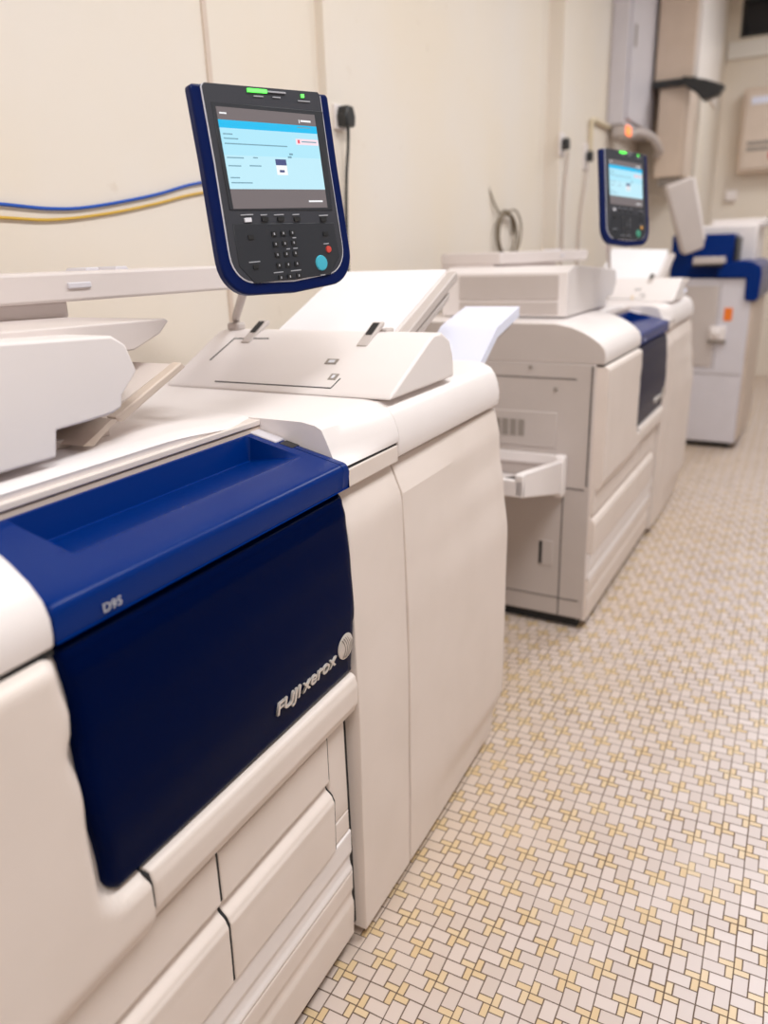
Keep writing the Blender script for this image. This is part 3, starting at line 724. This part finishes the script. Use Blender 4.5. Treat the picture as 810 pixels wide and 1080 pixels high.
# ------------------------------------------------------------------ third copier at the far end
def far_copier():
    r = empty('office_copier', (-.30, 6.2, 0), (0, 0, R(-2)))
    D, L = .62, .95
    MB().box(-D, -.018, 0, L, .05, 1.25).build('copier_body', M['steel'], r, bevel=.008, seg=2)
    MB().box(-D+.05, -.06, .05, L-.05, .02, .055).build('base_plate', M['dark'], r)
    for px in (-.08, -.54):
        for py in (.08, .86): MB().lathe([(.022, -.014), (.026, 0), (.022, .014)], (px, py, .0262), (0, 1, 0), 14).build('caster', M['black'], r)
    fd = MB()
    fd.box(-.018, .0, .01, L-.01, .07, .36)
    fd.build('lower_front_drawer', M['tan'], r, bevel=.006)
    MB().box(-.018, .0, .01, L-.01, .365, .66).build('lower_front_drawer', M['tan'], r, bevel=.006)
    MB().box(-.018, .002, .01, L-.01, .665, 1.09).build('front_door', M['tan'], r, bevel=.006)
    sp = MB(); sp.box(-D+.02, -.03, -.003, .01, .565, .570); sp.box(-.225, -.221, -.003, .01, .60, 1.22)
    sp.build('side_seam', M['dgrey'], r)
    MB().box(-.60, -.235, -.010, .01, .62, 1.20).build('side_door', M['grey'], r, bevel=.006)
    a = MB().prism([(-.26, 1.255), (-.26, 1.345), (-.10, 1.375), (-.03, 1.365), (.022, 1.33), (.034, 1.28), (.030, 1.12), (.018, 1.095), (-.05, 1.095), (-.06, 1.11), (-.065, 1.255)], 'y', -.03, L)
    a.build('blue_hood', M['blue'], r, bevel=.010, seg=3, ang=40)
    bb = MB().box(-.60, -.175, .06, .36, 1.25, 1.555).build('blue_scanner_block', M['blue'], r, bevel=.012, seg=3)
    MB().box(-.174, -.150, .08, .34, 1.26, 1.53).build('block_end_cap', M['black'], bb, bevel=.006)
    MB().prism([(-.42, 1.352), (-.42, 1.402), (-.22, 1.400), (-.21, 1.355)], 'y', -.09, .10).build('hand_rest', M['grey'], r, bevel=.006)
    MB().box(-.43, -.22, -.07, .10, 1.335, 1.352).build('rest_shadow_gap', M['black'], r)
    top = MB().box(-.58, -.06, .42, .93, 1.25, 1.62).build('document_cover', M['white'], r, bevel=.02, seg=3)
    MB().box(-.40, -.02, .50, .90, 1.60, 1.66).build('cover_lid', M['white'], top, bevel=.012)
    # screen seen from behind, tipped back
    s = MB(); s.prism([(-.115, .25), (-.085, -.21), (-.07, -.245), (.07, -.245), (.085, -.21), (.085, .25)], 'y', -.03, .03)
    sc = s.build('screen_panel', M['grey'], r, bevel=.018, seg=4, loc=(-.475, -.17, 1.672), rot=(R(4), R(-18), R(34)))
    MB().box(-.06, .06, .024, .038, -.13, .15).build('screen_back_plate', M['white'], sc, bevel=.008)
    MB().box(.078, .097, -.022, .022, -.19, .235).build('screen_edge_strip', M['white'], sc, bevel=.004)
    MB().tube([(-.46, .09, 1.45), (-.47, .0, 1.50), (-.50, -.10, 1.58)], .022, 10).build('screen_arm', M['grey'], r)
    MB().box(-.185, -.130, -.006, .01, .955, 1.045).build('orange_sticker', M['orange'], r)
    k = MB(); k.box(-.270, -.160, -.04, .01, .82, .915); k.lathe([(.030, 0), (.032, .02), (.02, .03)], (-.225, -.036, .87), (0, -1, 0), 14)
    k.build('side_latch', M['white'], r, bevel=.006)
    MB().box(-.275, -.155, -.03, .01, .795, .82).build('latch_recess', M['dgrey'], r)
    tag(r, 'far copier with blue hood and orange sticker on its side, screen turned away', 'copier')
far_copier()

# ------------------------------------------------------------------ the room
WX = -1.65
YB, YE, XR, ZC = -2.2, 10.0, 2.3, 3.95
def wl(name, b, m): return struct(b.build(name, m))
wl('floor', MB().box(WX-.1, XR+.1, YB-.1, YE+.1, -.08, 0), M['floor'])
wl('ceiling', MB().box(WX-.1, XR+.1, YB-.1, YE+.1, ZC, ZC+.08), M['ceil'])
wl('wall_left', MB().box(WX-.1, WX, YB-.1, YE+.1, 0, ZC), M['wall'])
wl('wall_right', MB().box(XR, XR+.1, YB-.1, YE+.1, 0, ZC), M['lowbounce'])
wl('wall_back', MB().box(WX, XR, YB-.1, YB, 0, ZC), M['wall'])
we = MB()
wz0, wz1, wx0, wx1 = 3.54, 3.90, -.92, .55
we.box(WX, XR, YE, YE+.1, 0, wz0); we.box(WX, wx0, YE, YE+.1, wz0, ZC); we.box(wx1, XR, YE, YE+.1, wz0, ZC); we.box(wx0, wx1, YE, YE+.1, wz1, ZC)
wl('wall_end', we, M['wall'])
win = wl('window_1', MB().box(wx0, wx1, YE+.03, YE+.05, wz0, wz1), M['winglass'])
wf = MB()
for a in ((wx0, wx1, YE+.0, YE+.07, wz0, wz0+.03), (wx0, wx1, YE, YE+.07, wz1-.03, wz1), (wx0, wx0+.03, YE, YE+.07, wz0, wz1), (wx1-.03, wx1, YE, YE+.07, wz0, wz1)): wf.box(*a)
wf.build('window_frame', M['black'], win)
# shallow pilaster panels along the left wall
wl('trim_1', MB().box(WX, WX+.035, 2.66, 4.35, 0, ZC), M['wall'])
wl('trim_2', MB().box(WX, WX+.10, 5.50, 8.15, 0, ZC), M['wall'])
wl('trim_3', MB().box(WX, WX+.006, 2.035, 2.055, 0, ZC), M['tan'])
wl('trim_4', MB().box(WX, -1.035, 8.30, YE, 0, ZC), M['wall'])
wl('trim_5', MB().box(-1.02, XR, YE-.06, YE, 3.34, 3.50), M['ceil'])

# ceiling lamps
def lamp(y, x, label, k=1):
    r = empty('ceiling_lamp', (x, y, ZC-.06))
    b = MB().box(-.11, .11, -.65, .65, -.02, .06).build('lamp_housing', M['ceil'], r, bevel=.006)
    for sx in (-.05, .05):
        t = MB().tube([(sx, -.60, -.045), (sx, .60, -.045)], .014, 10).build('lamp_tube', mat('tube_glow', (1, 1, 1, 1), .4, emit=(1, .96, .9, 1), estr=3), r)
    tag(r, label, 'lamp', 'ceiling lamps')
    l = bpy.data.lights.new('tube_light', 'AREA'); l.shape = 'RECTANGLE'; l.size = .9; l.size_y = 1.3; l.energy = LE*k; l.color = (.975, .99, 1)
    o = bpy.data.objects.new('tube_light', l); C.objects.link(o); o.location = (x, y, ZC-.13)
LE = 62
for y, lab in ((-.3, 'twin tube ceiling lamp above the camera'), (2.2, 'twin tube ceiling lamp over the aisle beside the first feeder cabinet'), (4.9, 'twin tube ceiling lamp over the aisle beside the second feeder cabinet'), (7.9, 'twin tube ceiling lamp over the far copier')):
    lamp(y, .55, lab, {4.9: .85, 7.9: .7}.get(y, 1))

# ------------------------------------------------------------------ things on the walls
def smooth(pts, n=6):
    P = [Vector(p) for p in pts]; out = []
    for i in range(len(P)-1):
        p0, p1, p2, p3 = P[max(i-1, 0)], P[i], P[i+1], P[min(i+2, len(P)-1)]
        for k in range(n):
            t = k/n
            out.append(.5*((2*p1)+(-p0+p2)*t+(2*p0-5*p1+4*p2-p3)*t*t+(-p0+3*p1-3*p2+p3)*t**3))
    out.append(P[-1]); return out
def cable(name, pts, r, m, label, cat='cable', group=None):
    return tag(MB().tube(smooth(pts), r, 8).build(name, m), label, cat, group)
cable('wall_cable', [(WX+.006, .5, 1.66), (WX+.006, 1.0, 1.640), (WX+.006, 1.24, 1.634), (WX+.006, 1.39, 1.628), (WX+.006, 1.52, 1.637), (WX+.006, 1.75, 1.675), (WX+.006, 1.95, 1.718), (WX+.006, 2.3, 1.76)], .0042, M['bluecable'], 'thin blue cable strung along the cream wall left of the nearest control panel')
cable('wall_cable', [(WX+.006, .5, 1.63), (WX+.006, 1.0, 1.610), (WX+.006, 1.24, 1.605), (WX+.006, 1.39, 1.603), (WX+.006, 1.57, 1.622), (WX+.006, 1.75, 1.652), (WX+.006, 1.95, 1.690), (WX+.006, 2.3, 1.73)], .0036, M['yelcable'], 'thin yellow cable strung just under the blue cable on the wall')
def socket(y, z, x, name_label, plug=True, w=.085, h=.085):
    r = empty('wall_socket', (x, y, z))
    MB().box(.0, .012, -w/2, w/2, -h/2, h/2).build('socket_plate', M['white'], r, bevel=.003)
    if plug:
        MB().prism([(-.03, -.035), (.03, -.035), (.036, .0), (.022, .035), (-.022, .035), (-.036, 0)], 'x', .012, .055).build('plug', M['black'], r, bevel=.006)
    tag(r, name_label, 'socket', 'wall sockets')
TX = WX+.035
socket(2.735, 1.985, TX, 'socket with black plug on the wall just right of the nearest control panel')
cable('power_cord', [(TX+.04, 2.735, 1.95), (TX+.03, 2.745, 1.88), (TX+.02, 2.74, 1.77), (TX+.01, 2.74, 1.55), (TX+.01, 2.74, 1.2)], .006, M['black'], 'black cord hanging from the plug beside the nearest control panel', 'cord')
PX = WX+.10
socket(5.53, 2.15, PX, 'pale socket with black plug on the wall between the two control panels', w=.12, h=.14)
cable('power_cord', [(PX+.03, 5.60, 2.11), (PX+.02, 5.62, 2.0), (PX+.015, 5.60, 1.8), (PX+.015, 5.60, 1.5), (PX+.015, 5.6, 1.2)], .010, M['greycable'], 'pale grey cord hanging below the plug between the two control panels', 'cord')
socket(6.20, 2.13, PX, 'grey socket below the bent conduit left of the second control panel', w=.14, h=.18)
cable('power_cord', [(PX+.03, 6.18, 2.06), (PX+.02, 6.14, 1.9), (PX+.015, 6.08, 1.7), (PX+.015, 6.05, 1.45), (PX+.015, 6.05, 1.2)], .010, M['greycable'], 'grey cord hanging from the socket left of the second control panel', 'cord')
cable('power_cord', [(WX+.01, 4.40, 2.9), (WX+.01, 4.38, 2.3), (WX+.012, 4.38, 1.90), (WX+.015, 4.45, 1.78), (WX+.02, 4.56, 1.70)], .006, M['brown'], 'thin brown cord running down the wall corner to the hanging coil', 'cord')
coil = []
for i in range(75):
    a = 2*math.pi*i/22; rr = .135+.014*math.sin(i*.37)
    coil.append((WX+.0055+.0008*i, 4.68+rr*1.25*math.cos(a)+.02*math.sin(i*.21), 1.58+rr*.95*math.sin(a)))
tag(MB().tube(coil, .0060, 6).build('cable_coil', M['brown']), 'brown coil of spare cable hanging on the wall behind the second printer', 'cable')
cd = MB(); cd.tube(smooth([(PX+.025, 6.25, 2.16), (PX+.025, 6.24, 2.34), (PX+.025, 6.28, 2.385), (PX+.025, 6.5, 2.392), (PX+.025, 6.81, 2.395)], 4), .016, 10)
tag(cd.build('conduit_pipe', M['conduit']), 'bent beige conduit on the wall leading to the grey electrical box', 'pipe')
eb = empty('electrical_box', (PX, 6.82, 2.41))
MB().box(0, .135, 0, 1.25, 0, 1.28).build('box_shell', M['steel'], eb, bevel=.01)
MB().box(.135, .160, .04, 1.21, .04, 1.24).build('box_door', M['steel'], eb, bevel=.008)
MB().box(.160, .170, .10, .13, .55, .70).build('door_latch', M['dgrey'], eb)
MB().box(.04, .15, .02, .30, -.085, 0).build('cable_gland_box', M['grey'], eb, bevel=.01)
MB().box(.15, .158, .03, .20, -.075, -.01).build('indicator_light', M['indic'], eb)
tag(eb, 'tall grey electrical box with glowing orange indicator on the wall above the second printer', 'electrical box')
fx = MB(); fx.tube(smooth([(PX+.13, 7.125, 2.36), (PX+.18, 7.20, 2.385), (PX+.27, 7.36, 2.35), (PX+.30, 7.55, 2.27), (PX+.26, 7.72, 2.25), (PX+.24, 7.80, 2.25)]), .032, 10)
tag(fx.build('flexible_hose', M['grey']), 'grey flexible hose curling out under the electrical box', 'hose')
du = empty('wall_duct', (-1.365, 7.75, 2.80))
UH = ZC-2.80-.002
MB().box(0, .31, 0, 1.20, .0, UH).build('upper_duct', M['duct'], du, bevel=.006)
MB().box(.305, .350, .012, 1.60, -.0, UH).build('gloss_side', M['ductw'], du, bevel=.004)
MB().box(.045, .265, .02, .50, -.735, .0).build('lower_duct', M['duct'], du, bevel=.008)
MB().box(.265, .300, .04, .50, -.735, .0).build('lower_duct_trim', M['tan'], du, bevel=.006)
MB().box(.08, .25, .06, .45, -.80, -.735).build('duct_outlet', M['dgrey'], du)
tag(du, 'beige square duct hanging from the ceiling beside the grey electrical box', 'duct')
bk = MB()
bk.box(-1.37, -1.02, 7.70, 7.751, 2.775, 2.835)
bk.prism([(-1.12, 2.835), (-1.12, 2.78), (-1.00, 2.70), (-.94, 2.63), (-.82, 2.665), (-.78, 2.73), (-.93, 2.79)], 'y', 7.62, 7.751)
tag(bk.build('duct_bracket', M['black'], bevel=.01), 'black bracket strapped across the beige duct', 'bracket')
cbx = empty('wall_cabinet', (-.80, YE, 2.20))
MB().box(0, .55, -.20, 0, 0, .82).build('cabinet_shell', M['duct'], cbx, bevel=.012)
MB().box(.03, .52, -.222, -.20, .03, .79).build('cabinet_door', M['tan'], cbx, bevel=.008)
MB().box(.08, .26, -.228, -.22, .66, .73).build('paper_label', M['bpaper'], cbx)
ln = MB()
for z in (.21, .27):
    ln.box(.08, .30, -.228, -.22, z, z+.035)
ln.build('vent_slot', M['dgrey'], cbx)
MB().box(.30, .38, -.228, -.22, .12, .19).build('warning_label', M['stop'], cbx)
tag(cbx, 'beige metal cabinet mounted on the end wall', 'cabinet')
sb = MB().box(-.90, -.78, YE-.06, YE+.003, 1.93, 2.04)
tag(sb.build('junction_box', M['white'], bevel=.012), 'small white junction box below the cabinet on the end wall', 'box')

# ------------------------------------------------------------------ world, camera, view
w = bpy.data.worlds.new('World'); SC.world = w; w.use_nodes = True
w.node_tree.nodes['Background'].inputs[0].default_value = (1, .97, .93, 1)
w.node_tree.nodes['Background'].inputs[1].default_value = .3
pitch, yaw, roll, fpx = .32731169, .49528281, -.03339451, 803.69
cy, sy, cp, sp = math.cos(yaw), math.sin(yaw), math.cos(pitch), math.sin(pitch)
fwd = Vector((-sy*cp, cy*cp, -sp)); rt = Vector((cy, sy, 0)); up = rt.cross(fwd)
r2 = rt*math.cos(roll)+up*math.sin(roll); u2 = -rt*math.sin(roll)+up*math.cos(roll)
cam = bpy.data.cameras.new('camera'); co = bpy.data.objects.new('camera', cam); C.objects.link(co)
co.matrix_world = Matrix(((r2.x, u2.x, -fwd.x, 0), (r2.y, u2.y, -fwd.y, 0), (r2.z, u2.z, -fwd.z, 1.5), (0, 0, 0, 1)))
cam.sensor_fit = 'VERTICAL'; cam.sensor_height = 24; cam.lens = 24*fpx/1080
cam.clip_start = .02
cam.dof.use_dof = True; cam.dof.focus_distance = 1.42; cam.dof.aperture_fstop = 1.35
SC.camera = co
SC.view_settings.view_transform = 'Standard'; SC.view_settings.look = 'None'
SC.view_settings.gamma = 1; SC.view_settings.use_curve_mapping = False
SC.view_settings.exposure = 0
SC.cycles.use_denoising = True
SC.cycles.max_bounces = 10; SC.cycles.diffuse_bounces = 6
